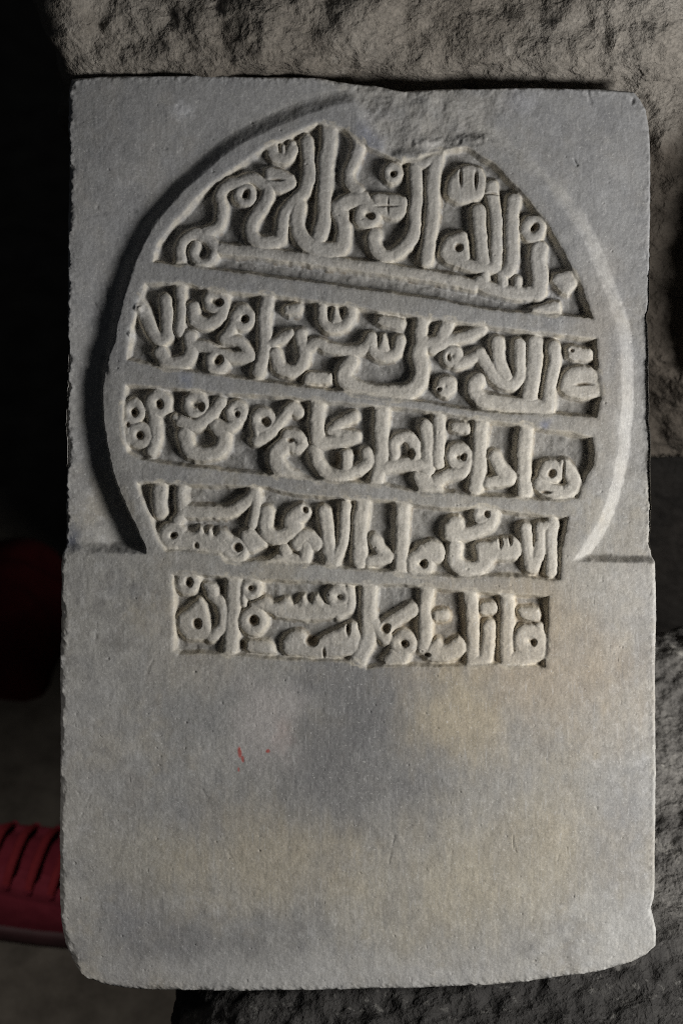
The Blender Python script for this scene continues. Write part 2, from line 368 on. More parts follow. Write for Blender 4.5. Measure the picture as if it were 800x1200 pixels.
PANELS = {
 1: [(180,306),(186,285),(204,262),(228,236),(252,213),(282,193),(310,174),(345,157),(372,145),(402,150),(430,172),(470,190),(520,176),(548,172),(575,190),(598,212),(618,235),(634,254),(650,278),(668,312),(682,342),(693,372),(640,367),(572,361),(510,350),(450,341),(370,330),(280,318),(215,309)],
 2: [(170,332),(225,335),(265,344),(310,346),(357,352),(417,361),(445,366),(480,370),(530,377),(570,382),(615,389),(655,393),(697,398),(699,435),(703,466),(698,488),(650,484),(607,485),(550,480),(500,471),(440,463),(400,458),(320,447),(265,440),(215,433),(183,428),(150,420),(153,395),(160,368),(166,348)],
 3: [(149,452),(200,456),(265,462),(310,464),(340,466),(380,471),(437,476),(475,479),(520,486),(570,494),(622,501),(670,508),(692,513),(694,532),(694,545),(684,560),(676,583),(640,586),(605,582),(572,581),(517,575),(492,577),(452,568),(430,566),(352,560),(320,556),(270,551),(235,547),(200,543),(165,538),(150,530),(145,500),(145,470)],
 4: [(162,567),(187,566),(222,569),(257,570),(310,572),(345,579),(405,585),(457,588),(515,596),(577,596),(635,606),(664,607),(656,645),(655,678),(645,680),(610,675),(575,674),(532,676),(495,672),(467,671),(422,667),(385,662),(352,660),(310,656),(282,658),(266,655),(257,647),(232,646),(195,644),(188,634),(176,605),(165,580)],
 5: [(203,674),(235,675),(271,677),(304,680),(364,682),(430,686),(473,686),(542,694),(602,697),(642,699),(640,740),(638,782),(578,778),(500,781),(449,780),(430,782),(421,775),(378,773),(334,773),(310,771),(259,766),(211,766),(205,761),(205,700)],
}
PANEL_LABEL = {
 1: 'top arched line of raised Arabic lettering with a long flat baseline stroke',
 2: 'second line of raised Arabic lettering with two small toothed marks',
 3: 'third line of raised Arabic lettering starting with paired round loops at the left',
 4: 'fourth line of raised Arabic lettering above the short bottom line',
 5: 'short straight bottom line of raised Arabic lettering with ochre staining',
}
RING = [(172,650),(160,620),(144,587),(130,550),(122,507),(118,460),(119,428),(126,400),(133,362),(144,325),(156,290),(174,258),(200,226),(230,197),(262,170),(300,148),(345,128),(395,112),(440,106),(500,108),(545,130),(572,158),(625,199),(665,240),(690,278),(708,322),(724,367),(731,400),(732,450),(729,507),(725,540),(717,577),(704,613),(690,634),(674,657),(640,690),(600,720),(400,740),(220,720),(190,680)]
BREAK = [(330,80),(392,104),(420,128),(436,158),(452,176),(480,186),(520,186),(548,170),(566,162),(580,158),(596,135),(612,108),(640,80)]

# ------------------------------------------------------------------ raster fields
STEP = 0.8
GW, GH = int(800 / STEP) + 1, int(1200 / STEP) + 1
GX, GY = np.meshgrid(np.arange(GW) * STEP, np.arange(GH) * STEP)
GX = GX.astype(np.float32); GY = GY.astype(np.float32)

def vnoise(sx, sy=None, seed=0):
    """smooth value noise, feature size sx by sy pixels, range -1..1"""
    sy = sy or sx
    r = np.random.default_rng(seed)
    nx, ny = int(800 / sx) + 4, int(1200 / sy) + 4
    g = r.uniform(-1, 1, (ny, nx)).astype(np.float32)
    fx, fy = GX / sx + 0.37, GY / sy + 0.61
    ix, iy = fx.astype(np.int32), fy.astype(np.int32)
    tx, ty = fx - ix, fy - iy
    tx = tx * tx * (3 - 2 * tx); ty = ty * ty * (3 - 2 * ty)
    a = g[iy, ix] * (1 - tx) + g[iy, ix + 1] * tx
    b = g[iy + 1, ix] * (1 - tx) + g[iy + 1, ix + 1] * tx
    return a * (1 - ty) + b * ty

def fnoise(s, octaves, seed, sy=None, gain=0.5):
    out = 0; amp = 1.0
    for k in range(octaves):
        f = 2 ** k
        if s / f < STEP * 0.8: break
        out = out + amp * vnoise(s / f, (sy or s) / f, seed + 17 * k); amp *= gain
    return out

# hand-carved wobble of every outline
WX = GX + 0.9 * vnoise(15, seed=1) + 0.55 * vnoise(5, seed=2)
WY = GY + 0.9 * vnoise(15, seed=3) + 0.55 * vnoise(5, seed=4)

def catmull(pts, k=5):
    P = [np.array(p, float) for p in pts]
    if len(P) < 3: return P
    P = [2 * P[0] - P[1]] + P + [2 * P[-1] - P[-2]]
    out = []
    for i in range(1, len(P) - 2):
        a, b, c, d = P[i - 1:i + 3]
        for t in np.arange(k) / k:
            out.append(0.5 * (2 * b + (c - a) * t + (2 * a - 5 * b + 4 * c - d) * t * t + (3 * b - a - 3 * c + d) * t ** 3))
    out.append(P[-2]); return out

def window(x0, y0, x1, y1, pad):
    i0 = max(0, int((x0 - pad) / STEP)); i1 = min(GW, int((x1 + pad) / STEP) + 2)
    j0 = max(0, int((y0 - pad) / STEP)); j1 = min(GH, int((y1 + pad) / STEP) + 2)
    return slice(j0, j1), slice(i0, i1)

def seg_d2(X, Y, a, b):
    dx, dy = b[0] - a[0], b[1] - a[1]
    L = dx * dx + dy * dy + 1e-9
    t = np.clip(((X - a[0]) * dx + (Y - a[1]) * dy) / L, 0, 1)
    return (X - a[0] - t * dx) ** 2 + (Y - a[1] - t * dy) ** 2

def poly_sd(X, Y, pts):
    d = np.full(X.shape, 1e9, np.float32); inside = np.zeros(X.shape, bool)
    n = len(pts)
    for i in range(n):
        a, b = pts[i], pts[(i + 1) % n]
        np.minimum(d, seg_d2(X, Y, a, b), out=d)
        if a[1] != b[1]:
            c = (a[1] > Y) != (b[1] > Y)
            inside ^= c & (X < (b[0] - a[0]) * (Y - a[1]) / (b[1] - a[1]) + a[0])
    d = np.sqrt(d)
    return np.where(inside, -d, d)

def chaikin(pts, it=1, closed=True):
    for _ in range(it):
        q = []
        for i in range(len(pts)):
            a, b = np.array(pts[i], float), np.array(pts[(i + 1) % len(pts)], float)
            q += [a * 0.8 + b * 0.2, a * 0.2 + b * 0.8]
        pts = [tuple(p) for p in q]
    return pts

FAR = 60.0
def letters_field(items):
    sd = np.full(GX.shape, FAR, np.float32)
    holes = np.full(GX.shape, FAR, np.float32)
    for it in items:
        (ox, oy, s), typ = it[0], it[1]
        tr = lambda p: (ox + p[0] / s, oy + p[1] / s)
        if typ == 's':
            hw = it[2] / s; P = catmull([tr(p) for p in it[3]])
            xs = [p[0] for p in P]; ys = [p[1] for p in P]
            w = window(min(xs), min(ys), max(xs), max(ys), hw + 10)
            X, Y = WX[w], WY[w]; d = np.full(X.shape, 1e9, np.float32)
            for a, b in zip(P[:-1], P[1:]): np.minimum(d, seg_d2(X, Y, a, b), out=d)
            v = np.sqrt(d) - hw
        elif typ == 'p':
            P = chaikin([tr(p) for p in it[2]])
            xs = [p[0] for p in P]; ys = [p[1] for p in P]
            w = window(min(xs), min(ys), max(xs), max(ys), 10)
            v = poly_sd(WX[w], WY[w], P)
        elif typ == 'r':
            cx, cy = tr((it[2], it[3])); r, hw = it[4] / s, it[5] / s
            w = window(cx - r, cy - r, cx + r, cy + r, hw + 10)
            v = np.abs(np.hypot(WX[w] - cx, WY[w] - cy) - r) - hw
        else:
            cx, cy = tr((it[2], it[3])); rx, ry = it[4] / s, it[5] / s
            w = window(cx - rx, cy - ry, cx + rx, cy + ry, 8)
            q = np.hypot((WX[w] - cx) / rx, (WY[w] - cy) / ry)
            v = (q - 1) * min(rx, ry)
            holes[w] = np.minimum(holes[w], v); continue
        sd[w] = np.minimum(sd[w], v)
    return sd, holes

ring_sd = poly_sd(WX, WY, [tuple(p) for p in catmull(RING, 4)])
panel_sd = np.full(GX.shape, FAR, np.float32); panel_id = np.zeros(GX.shape, np.int8)
letter_sd = np.full(GX.shape, FAR, np.float32); hole_sd = np.full(GX.shape, FAR, np.float32)
for k in PANELS:
    xs = [p[0] for p in PANELS[k]]; ys = [p[1] for p in PANELS[k]]
    w = window(min(xs), min(ys), max(xs), max(ys), 12)
    v = poly_sd(WX[w], WY[w], PANELS[k])
    m = v < panel_sd[w]
    panel_sd[w] = np.where(m, v, panel_sd[w]); panel_id[w] = np.where(m, k, panel_id[w])
    l, h = letters_field(LINES[k])
    l = l - 1.5
    own = (panel_id == k) & (panel_sd < 6)
    letter_sd = np.where(own, np.minimum(letter_sd, l), letter_sd)
    hole_sd = np.where(own, np.minimum(hole_sd, h), hole_sd)

# --- heights, in pixels below the front plane
left = 1 - ss(380, 460, GX)
depth_l = np.interp(GY, [80, 130, 250, 330, 420, 520, 650], [3, 7, 11, 14, 18, 23, 26])
depth_r = np.interp(GY, [80, 170, 300, 450, 650], [6, 10, 16, 19, 18])
d = np.maximum(ring_sd, 0)
reach = np.interp(GY, [80, 300, 450, 650], [60, 55, 46, 42])
fall_l = 0.22 + 0.78 * np.exp(-(d / reach) ** 2)
fall_r = 0.65 + 0.35 * np.exp(-(d / 45) ** 2)
wall = np.where(left > 0.5, np.interp(GY, [80, 330, 400, 440, 470, 650], [20, 17, 12, 7, 5, 4]), np.interp(GY, [80, 300, 450, 650], [20, 19, 18, 15]))
sp_depth = left * depth_l * fall_l + (1 - left) * depth_r * fall_r
inset = np.where(left > 0.5, np.interp(GY, [80, 400, 460, 650], [12, 9, 2, 1]), np.interp(GY, [80, 300, 450, 650], [8, 8, 4, 3]))
tw = np.clip((ring_sd + inset) / wall, 0, 1)
sp = -sp_depth * (0.55 * tw + 0.45 * tw * tw * (3 - 2 * tw))
step_y = np.where(GX < 400, 648 + (GX - 72) * 0.03, 659 + (GX - 672) * 0.02) + 0.9 * fnoise(12, 3, 40)
sp = sp * ss(0, np.where(GX < 400, 15, 10), step_y - GY)
H = sp.copy()
# shoulder rounding of the round frame near its outer edge
H -= 1.2 * ss(-12, 4, ring_sd) * ss(-2, 10, step_y - GY)

floor_d = 15.5 + 1.5 * fnoise(30, 3, 60) + 0.8 * fnoise(7, 2, 61)
floor_d = floor_d * np.interp(GY, [130, 300, 400, 660, 680, 790], [0.95, 1.0, 1.0, 0.95, 0.85, 0.72])
pf = ss(1.4, -4.0, panel_sd)
def ramp(a, b, x):                      # straight chiselled flank with softened ends
    t = np.clip((x - a) / (b - a), 0, 1)
    return 0.65 * t + 0.35 * t * t * (3 - 2 * t)
letter_sd = letter_sd + 0.28 * fnoise(5, 2, 62)
lf = ramp(3.0, -1.8, letter_sd)
top_round = 3.6 * (1 - np.clip(-letter_sd / 7.0, 0, 1)) ** 1.8
hf = ss(1.3, -3.2, hole_sd)
letter_h = -(0.8 + top_round + 1.3 * (fnoise(26, 3, 70) * 0.5 + 0.5) + 0.2 * np.abs(fnoise(6, 2, 71)))
letter_h = letter_h - hf * (9.0 + 2.5 * fnoise(12, 2, 72))
bar_round = 2.2 * (1 - np.clip(panel_sd / 6.0, 0, 1)) ** 2 * (panel_sd < 12)
inside = -floor_d * (1 - lf) + letter_h * lf
H = np.where(panel_sd < 1.2, (H - bar_round) * (1 - pf) + np.minimum(inside, 0) * pf, H - bar_round)

# the broken patch at the top, rough and dished
bsd = poly_sd(GX + 5 * fnoise(22, 4, 81), GY + 5 * fnoise(22, 4, 82), BREAK)
facet = 3.0 * fnoise(36, 3, 83, gain=0.45) + 0.35 * fnoise(8, 3, 84, gain=0.6) + 0.25 * fnoise(3.5, 2, 85)
bf = ss(6, -16, bsd)
brk = -(4.5 + facet + 4.0 * ss(175, 105, GY))
H = H * (1 - bf) + np.minimum(H * 0.5 + brk * 0.75, brk) * bf
# fractured little ridge under the break
rs = np.sqrt(seg_d2(WX, WY, (488, 168), (566, 160)))
H += 2.6 * ss(8, 0, rs) * (0.6 + 0.4 * fnoise(6, 2, 88))

# general wear
H += 0.55 * fnoise(60, 3, 90) + 0.17 * fnoise(9, 3, 91, gain=0.65)
H += 0.09 * fnoise(2.2, 1, 92) + 0.06 * fnoise(2.2, 2, 93, sy=10)
pits = fnoise(5, 2, 95); H -= 1.0 * ss(1.12, 1.35, pits)
low = (GY > 655)
H -= low * 0.9 * ss(0.93, 1.0, fnoise(3.5, 1, 97, sy=13))
# shallow gouges: (x, y, length, angle, width, depth)
for (x, y, L, a, wd, dp) in [(113,740,20,95,3,3),(176,782,16,110,3,3),(91,835,6,90,3,3),(190,868,14,60,4,2.5),(100,945,26,112,2,2),(240,930,14,60,3,2.5),(268,1000,10,60,3,2),(459,995,34,98,2,3.0),(527,1025,60,96,1.2,1.4),
      (213,128,12,40,6,1.5),(187,172,13,20,4,3),(118,245,10,50,5,2),(150,243,12,20,6,2),(675,188,8,60,2.5,4),(690,110,16,75,4,3),(612,945,12,10,5,2.2),(150,1052,9,115,2,2),(742,118,10,80,5,5),(638,501,5,0,5,1.6),
      (125,345,18,80,5,5),(122,428,22,80,6,6),(97,430,16,70,3,3),(112,360,14,60,3,3), (655,1000,18,110,2,2)]:
    ca, sa = math.cos(R(a)), math.sin(R(a))
    q = np.sqrt(seg_d2(WX, WY, (x - ca * L / 2, y - sa * L / 2), (x + ca * L / 2, y + sa * L / 2)))
    H -= (0.5 if y < 660 else 0.22) * dp * (0.6 + 0.5 * fnoise(6, 2, 98)) * ss(wd, 0, q)
# lighter chips on the left of the frame
for (x, y, r_) in [(163, 361, 7), (154, 391, 6)]:
    H += 3.5 * ss(r_, 0, np.hypot(WX - x, WY - y)) * (1 + 0.5 * fnoise(3, 2, 99))

# --- colour of the stone, some painted light in it (linear), large patches and stains with a shape of their own
def blob(x, y, rx, ry, soft=1.0, seed=0, rag=0.36):
    m = max(8, min(rx, ry))
    q = np.hypot((GX - x) / rx, (GY - y) / ry) + rag * fnoise(m * 0.9, 3, 200 + seed, gain=0.5)
    if m > 25: q = q + 0.16 * fnoise(9, 3, 260 + seed, sy=45, gain=0.6)
    return ss(1.0 + soft * 0.6, 1.0 - soft, q)
base = np.array([0.385, 0.372, 0.342], np.float32)
C = np.ones(GX.shape + (3,), np.float32) * base
def tint(mask, col, amt=1.0):
    global C
    C = C * (1 - (mask * amt)[..., None]) + np.array(col, np.float32) * (mask * amt)[..., None]
mott = fnoise(70, 5, 120, gain=0.68)
tint(ss(-0.1, 0.9, mott), (0.41, 0.365, 0.285), 0.45)
tint(ss(0.0, 0.9, fnoise(55, 5, 131, gain=0.6)), (0.275, 0.273, 0.272), 0.5)
tint(ss(0.15, 0.95, fnoise(24, 5, 141, gain=0.7)), (0.24, 0.23, 0.22), 0.40)
tint(ss(0.45, 1.1, fnoise(11, 3, 145, gain=0.7)), (0.55, 0.54, 0.52), 0.35)
tint(ss(0.1, 0.9, fnoise(18, 4, 151, sy=60, gain=0.65)), (0.46, 0.45, 0.43), 0.25)
# upper half cooler and darker: weaker, cool light painted into the stone
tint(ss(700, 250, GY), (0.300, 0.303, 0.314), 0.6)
# grey cloud in the lower panel, ochre clouds round it
for x, y, rx, ry, c, a, sd in [(440,850,90,90,(0.17,0.167,0.167),0.65,1),(390,930,120,60,(0.185,0.181,0.18),0.55,2),(225,830,55,40,(0.25,0.25,0.25),0.5,3),(250,950,45,40,(0.25,0.25,0.255),0.45,4),
      (235,1110,90,32,(0.22,0.217,0.218),0.6,5),(150,1085,50,60,(0.24,0.24,0.25),0.5,6),(600,870,60,60,(0.26,0.25,0.235),0.4,7),(720,980,40,60,(0.26,0.26,0.27),0.45,8),
      (540,830,45,55,(0.47,0.40,0.28),0.6,9),(640,790,80,70,(0.44,0.36,0.26),0.5,10),(300,1010,90,50,(0.46,0.40,0.29),0.5,11),(560,1050,110,70,(0.48,0.42,0.30),0.5,12),(640,960,80,50,(0.41,0.36,0.27),0.45,13),
      (230,740,60,60,(0.40,0.36,0.30),0.45,14),(170,1000,60,40,(0.41,0.38,0.31),0.4,15),(310,845,34,42,(0.45,0.42,0.40),0.6,16),(130,840,40,60,(0.42,0.41,0.39),0.4,17),
      (400,1140,240,20,(0.47,0.46,0.44),0.5,18),(730,1095,50,40,(0.52,0.51,0.48),0.6,19),(745,680,30,60,(0.44,0.42,0.39),0.4,20),
      (625,700,70,60,(0.40,0.345,0.27),0.45,21),(700,420,30,90,(0.42,0.37,0.30),0.35,22),(560,740,80,50,(0.48,0.38,0.24),0.5,23),(580,640,120,60,(0.42,0.38,0.31),0.35,24),
      (640,520,80,60,(0.42,0.385,0.32),0.35,25),(480,280,110,110,(0.40,0.375,0.32),0.35,26),(215,127,10,9,(0.52,0.52,0.53),0.6,27),(720,225,20,35,(0.46,0.46,0.46),0.35,28),(606,115,18,12,(0.48,0.48,0.50),0.6,29),
      (430,165,14,20,(0.30,0.31,0.36),0.6,30),(447,190,8,12,(0.46,0.46,0.47),0.5,31),(500,165,16,6,(0.50,0.49,0.48),0.7,32),(700,300,30,30,(0.45,0.44,0.42),0.3,33),
      (84,632,8,14,(0.13,0.14,0.17),0.8,34),(215,445,10,8,(0.26,0.28,0.34),0.6,35),(638,497,6,5,(0.27,0.28,0.34),0.7,36),(163,361,7,9,(0.52,0.52,0.52),0.8,37),(154,391,6,6,(0.55,0.55,0.54),0.8,38)]:
    tint(blob(x, y, rx * 1.2, ry * 1.2, seed=sd), c, min(0.9, a * 1.18))
# cream highlight of lit edges painted on cut flanks, whatever way they face, and earth left in the drilled eyes
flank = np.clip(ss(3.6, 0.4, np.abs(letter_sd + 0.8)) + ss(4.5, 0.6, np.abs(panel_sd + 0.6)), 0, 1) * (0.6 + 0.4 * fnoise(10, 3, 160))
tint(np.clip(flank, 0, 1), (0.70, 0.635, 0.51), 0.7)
warm_c = ss(420, 60, np.hypot((GX - 500) * 1.0, (GY - 560) * 1.3))
tint(ss(1, -3, letter_sd) * (panel_sd < 2) * (0.45 + 0.55 * warm_c), (0.60, 0.56, 0.485), 0.75)
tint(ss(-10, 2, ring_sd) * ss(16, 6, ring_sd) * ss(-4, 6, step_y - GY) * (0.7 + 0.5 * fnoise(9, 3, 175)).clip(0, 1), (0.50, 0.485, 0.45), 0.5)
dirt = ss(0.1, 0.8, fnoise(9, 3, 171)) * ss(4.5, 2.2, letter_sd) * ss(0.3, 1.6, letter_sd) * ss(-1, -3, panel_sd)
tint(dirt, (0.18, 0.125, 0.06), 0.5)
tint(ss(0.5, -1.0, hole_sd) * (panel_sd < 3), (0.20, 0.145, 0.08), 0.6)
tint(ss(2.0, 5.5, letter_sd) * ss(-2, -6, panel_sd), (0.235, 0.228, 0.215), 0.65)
tint(bf * (0.75 + 0.35 * fnoise(14, 3, 180)).clip(0, 1), (0.44, 0.415, 0.37), 0.5)
# red paint specks
for x, y, rx, ry in [(281,882,2.6,7),(284,890,1.8,4),(314,880,2.4,2.0),(279,902,1.2,2.5)]:
    q = np.hypot((WX - x) / rx, (WY - y) / ry); tint(ss(1.15, 0.75, q), (0.45, 0.075, 0.06), 0.85)
tint(blob(332, 860, 12, 22, seed=40), (0.46, 0.36, 0.33), 0.35)

# ------------------------------------------------------------------ slab outline and mesh
XL_Y = [88, 100, 140, 200, 300, 400, 500, 600, 640, 652, 700, 800, 900, 1000, 1060, 1085, 1105, 1122, 1132, 1140]
XL_X = [83, 80, 79, 79, 78, 77, 76, 76, 76, 72, 70.5, 70, 69.5, 69, 69.5, 71.5, 75.5, 81.5, 86.5, 93]
XR_Y = [108, 118, 130, 150, 200, 300, 365, 372, 385, 500, 620, 632, 642, 660, 700, 840, 900, 1000, 1052, 1064, 1074, 1090, 1112]
XR_X = [742, 751, 758, 762, 764, 764, 762, 760, 762, 764, 765, 763, 764, 768, 769, 768, 769, 768, 767, 763.5, 766, 769, 768]
YT_X = [80, 120, 250, 375, 400, 440, 470, 520, 600, 700, 740, 765]
YT_Y = [91, 88, 87, 89, 93, 97, 104, 101, 100, 102, 105, 110]
YB_X = [93, 104, 120, 145, 190, 300, 500, 600, 700, 740, 757, 768]
YB_Y = [1140, 1148, 1154, 1159, 1162, 1163, 1159, 1154, 1140, 1129, 1120, 1108]
NU, NV = 760, 1165
u1 = np.linspace(0, 1, NU); v1 = np.linspace(0, 1, NV)
UU, VV = np.meshgrid(u1, v1)
def n1(n, s, seed):
    r = np.random.default_rng(seed); x = np.arange(n) / s
    g = r.uniform(-1, 1, int(n / s) + 3); i = x.astype(int); t = x - i; t = t * t * (3 - 2 * t)
    return g[i] * (1 - t) + g[i + 1] * t
yap = 91 + v1 * (1140 - 91); yap_r = 110 + v1 * (1108 - 110)
rough_l = np.interp(yap, [80, 150, 200, 300, 420, 560, 640, 900, 1160], [1.0, 2.0, 1.5, 0.6, 1.4, 1.8, 1.5, 0.8, 1.2])
xl = np.interp(yap, XL_Y, XL_X) + rough_l * (0.7 * n1(NV, 30, 301) + 0.35 * n1(NV, 5, 302) - 2.2 * np.clip(n1(NV, 9, 309) * n1(NV, 37, 310) - 0.25, 0, 1) * -1)
xr = np.interp(yap_r, XR_Y, XR_X) + 0.5 * n1(NV, 40, 303) + 0.2 * n1(NV, 5, 304) - 1.8 * np.clip(n1(NV, 12, 311) * n1(NV, 50, 312) - 0.3, 0, 1)
xap_b = 93 + u1 * (768 - 93); xap = 83 + u1 * (742 - 83)
yt = np.interp(xap, YT_X, YT_Y) + 0.5 * n1(NU, 40, 305) + 0.25 * n1(NU, 5, 306)
yb = np.interp(xap_b, YB_X, YB_Y) + 0.5 * n1(NU, 30, 307) + 0.15 * n1(NU, 5, 308)
VX = xl[:, None] + UU * (xr - xl)[:, None]
VY = yt[None, :] + VV * (yb - yt)[None, :]

def sample(F, X, Y):
    fx = np.clip(X / STEP, 0, GW - 1.001); fy = np.clip(Y / STEP, 0, GH - 1.001)
    ix = fx.astype(int); iy = fy.astype(int); tx = fx - ix; ty = fy - iy
    if F.ndim == 3: tx = tx[..., None]; ty = ty[..., None]
    return (F[iy, ix] * (1 - tx) + F[iy, ix + 1] * tx) * (1 - ty) + (F[iy + 1, ix] * (1 - tx) + F[iy + 1, ix + 1] * tx) * ty
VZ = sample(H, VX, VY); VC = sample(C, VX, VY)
# worn arris: distance from each edge against a ragged bevel width
e_l = UU * (xr - xl)[:, None]; e_r = (1 - UU) * (xr - xl)[:, None]
e_t = VV * (yb - yt)[None, :]; e_b = (1 - VV) * (yb - yt)[None, :]
rag = sample(fnoise(16, 4, 310, gain=0.65), VX, VY)
wl = np.clip(5.0 + 4.5 * rag, 2.0, 14) * np.interp(VY, [90, 600, 1060, 1150], [1, 1, 1, 2.2]); wr = np.clip(4.5 + 1.5 * rag, 2, 8)
wt = np.clip(4.0 + 2.0 * rag, 2, 8); wbm = np.clip(6 + 4 * rag, 2, 12)
def arris(e, w, dep): return dep * (1 - np.sqrt(np.clip(1 - (1 - np.clip(e / w, 0, 1)) ** 2, 0, 1)))
bev = np.sqrt(arris(e_l, wl, 10) ** 2 + arris(e_r, wr, 6) ** 2 + arris(e_t, wt, 5) ** 2 + arris(e_b, wbm, 8) ** 2)
VZ = VZ - bev
edge_near = np.minimum(np.minimum(e_l, e_r), np.minimum(e_t, e_b))
crumb = ss(14, 2, edge_near) * sample(fnoise(5, 3, 320), VX, VY)
VZ += 0.6 * crumb
VC = VC * (1 + 0.10 * crumb)[..., None]
VC = np.clip(VC, 0.03, 0.75)

LX = (VX - 400) * PX; LY = (1160 - VY) * PX; LZ = VZ * PX
P3 = np.stack([LX, LY, LZ], -1)
gu = np.gradient(P3, axis=1); gv = np.gradient(P3, axis=0)
NR = np.cross(gv, gu); NR /= np.linalg.norm(NR, axis=-1, keepdims=True)
NR = np.where(NR[..., 2:3] < 0, -NR, NR)

# part of every cell
cx = (VX[:-1, :-1] + VX[1:, 1:]) / 2; cy = (VY[:-1, :-1] + VY[1:, 1:]) / 2
c_panel = sample(panel_sd, cx, cy); c_letter = sample(letter_sd, cx, cy); c_ring = sample(ring_sd, cx, cy)
c_id = panel_id[np.clip((cy / STEP).round().astype(int), 0, GH - 1), np.clip((cx / STEP).round().astype(int), 0, GW - 1)]
part = np.zeros(cx.shape, np.int32)                                   # 0 the slab itself
part[(c_ring < 0) & (cy < 668)] = 1                                    # 1 round frame with its bars
inp = c_panel < 0.4
part[inp] = 10 + c_id[inp]                                             # 11..15 sunk grounds
lett = inp & (c_letter < 1.0)
part[lett] = 20 + c_id[lett]                                           # 21..25 lettering

IDX = np.arange(NU * NV).reshape(NV, NU)
QUADS = np.stack([IDX[:-1, :-1], IDX[1:, :-1], IDX[1:, 1:], IDX[:-1, 1:]], -1)
FP = P3.reshape(-1, 3); FN = NR.reshape(-1, 3)
FC = np.concatenate([VC.reshape(-1, 3), np.ones((NU * NV, 1))], 1)

slab = bpy.data.objects.new('carved_tablet', None); COL.objects.link(slab)
slab.empty_display_size = 0.05
slab.location = CEN + U * (-560 * PX); slab.rotation_euler = (TILT, 0, 0)
props(slab, 'tall grey marble tablet carved with a round frame and five lines of raised Arabic lettering', 'stone tablet')

def part_mesh(name, mask, parent, extra=None):
    q = QUADS[mask]
    used, inv = np.unique(q, return_inverse=True)
    co, nr, cl = FP[used], FN[used], FC[used]; q = inv.reshape(-1, 4)
    if extra is not None:
        eco, enr, ecl, eq, remap = extra
        base_i = len(co)
        lut = {int(g): i for i, g in enumerate(used)}
        eq2 = np.array([[(base_i + (-x - 1)) if x < 0 else lut[int(x)] for x in f] for f in eq])
        co = np.concatenate([co, eco]); nr = np.concatenate([nr, enr]); cl = np.concatenate([cl, ecl]); q = np.concatenate([q, eq2])
    return fast_mesh(name, co, q, M_MARBLE, nr, cl, parent)

# sides and back of the slab, as part of its body
loop = np.concatenate([IDX[0, :-1], IDX[:-1, -1], IDX[-1, :0:-1], IDX[:0:-1, 0]])
nl = len(loop); ctr = np.array([0.006, 535 * PX, 0])
eco, enr, ecl, eq = [], [], [], []
prev = loop.astype(int); cnt = 0
side_rough = n1(nl, 9, 330) + 0.6 * n1(nl, 3, 331)
dir_out = FP[loop] - np.roll(FP[loop], 1, 0)
tang = np.roll(FP[loop], -3, 0) - np.roll(FP[loop], 3, 0)
outw = np.stack([tang[:, 1], -tang[:, 0], 0 * tang[:, 0]], 1)
outw /= np.linalg.norm(outw, axis=1, keepdims=True) + 1e-9
if np.mean(np.sum(outw * (FP[loop] - ctr), 1)) < 0: outw = -outw
for k, (z, ins) in enumerate([(-14, 0.3), (-19, 0.8), (-25, 1.5), (-31, 3.0), (-38, 5.0), (-44, 9.0), (-44, 60.0), (-44, 200.0)]):
    p = FP[loop].copy()
    jit = np.maximum(side_rough, -0.3) * (1.0 + 0.4 * k) if k < 6 else 0 * side_rough
    p[:, :2] -= (outw[:, :2].T * ((ins + 0.6 * jit) * PX)).T
    p[:, 2] = z * PX + (0.8 * PX * np.roll(side_rough, 7 * k) if k < 5 else 0)
    nn = outw.copy()
    if k >= 5: nn = nn * 0.3 + np.array([0, 0, -1.0]); nn /= np.linalg.norm(nn, axis=1, keepdims=True)
    if k >= 6: nn = np.tile([0, 0, -1.0], (nl, 1))
    eco.append(p); enr.append(nn); ecl.append(FC[loop] * np.array([0.95, 0.93, 0.90, 1]))
    cur = -(np.arange(nl) + cnt) - 1; cnt += nl
    a, b = prev, np.roll(prev, -1); c, d_ = np.roll(cur, -1), cur
    eq.append(np.stack([a, b, c, d_], 1)); prev = cur
# close the back with a strip across the remaining hole
half = nl // 2
bk = [[prev[i], prev[(i + 1) % nl], prev[nl - 2 - i], prev[nl - 1 - i]] for i in range(half - 1)]
eq.append(np.array(bk))
extra = (np.concatenate(eco), np.concatenate(enr), np.concatenate(ecl), np.concatenate(eq), None)

part_mesh('tablet_body', part == 0, slab, extra)
part_mesh('round_frame', part == 1, slab)
for k in PANELS:
    pn = part_mesh('inscription_panel', part == 10 + k, slab)
    pn['label'] = PANEL_LABEL[k]
    part_mesh('raised_lettering', part == 20 + k, pn)

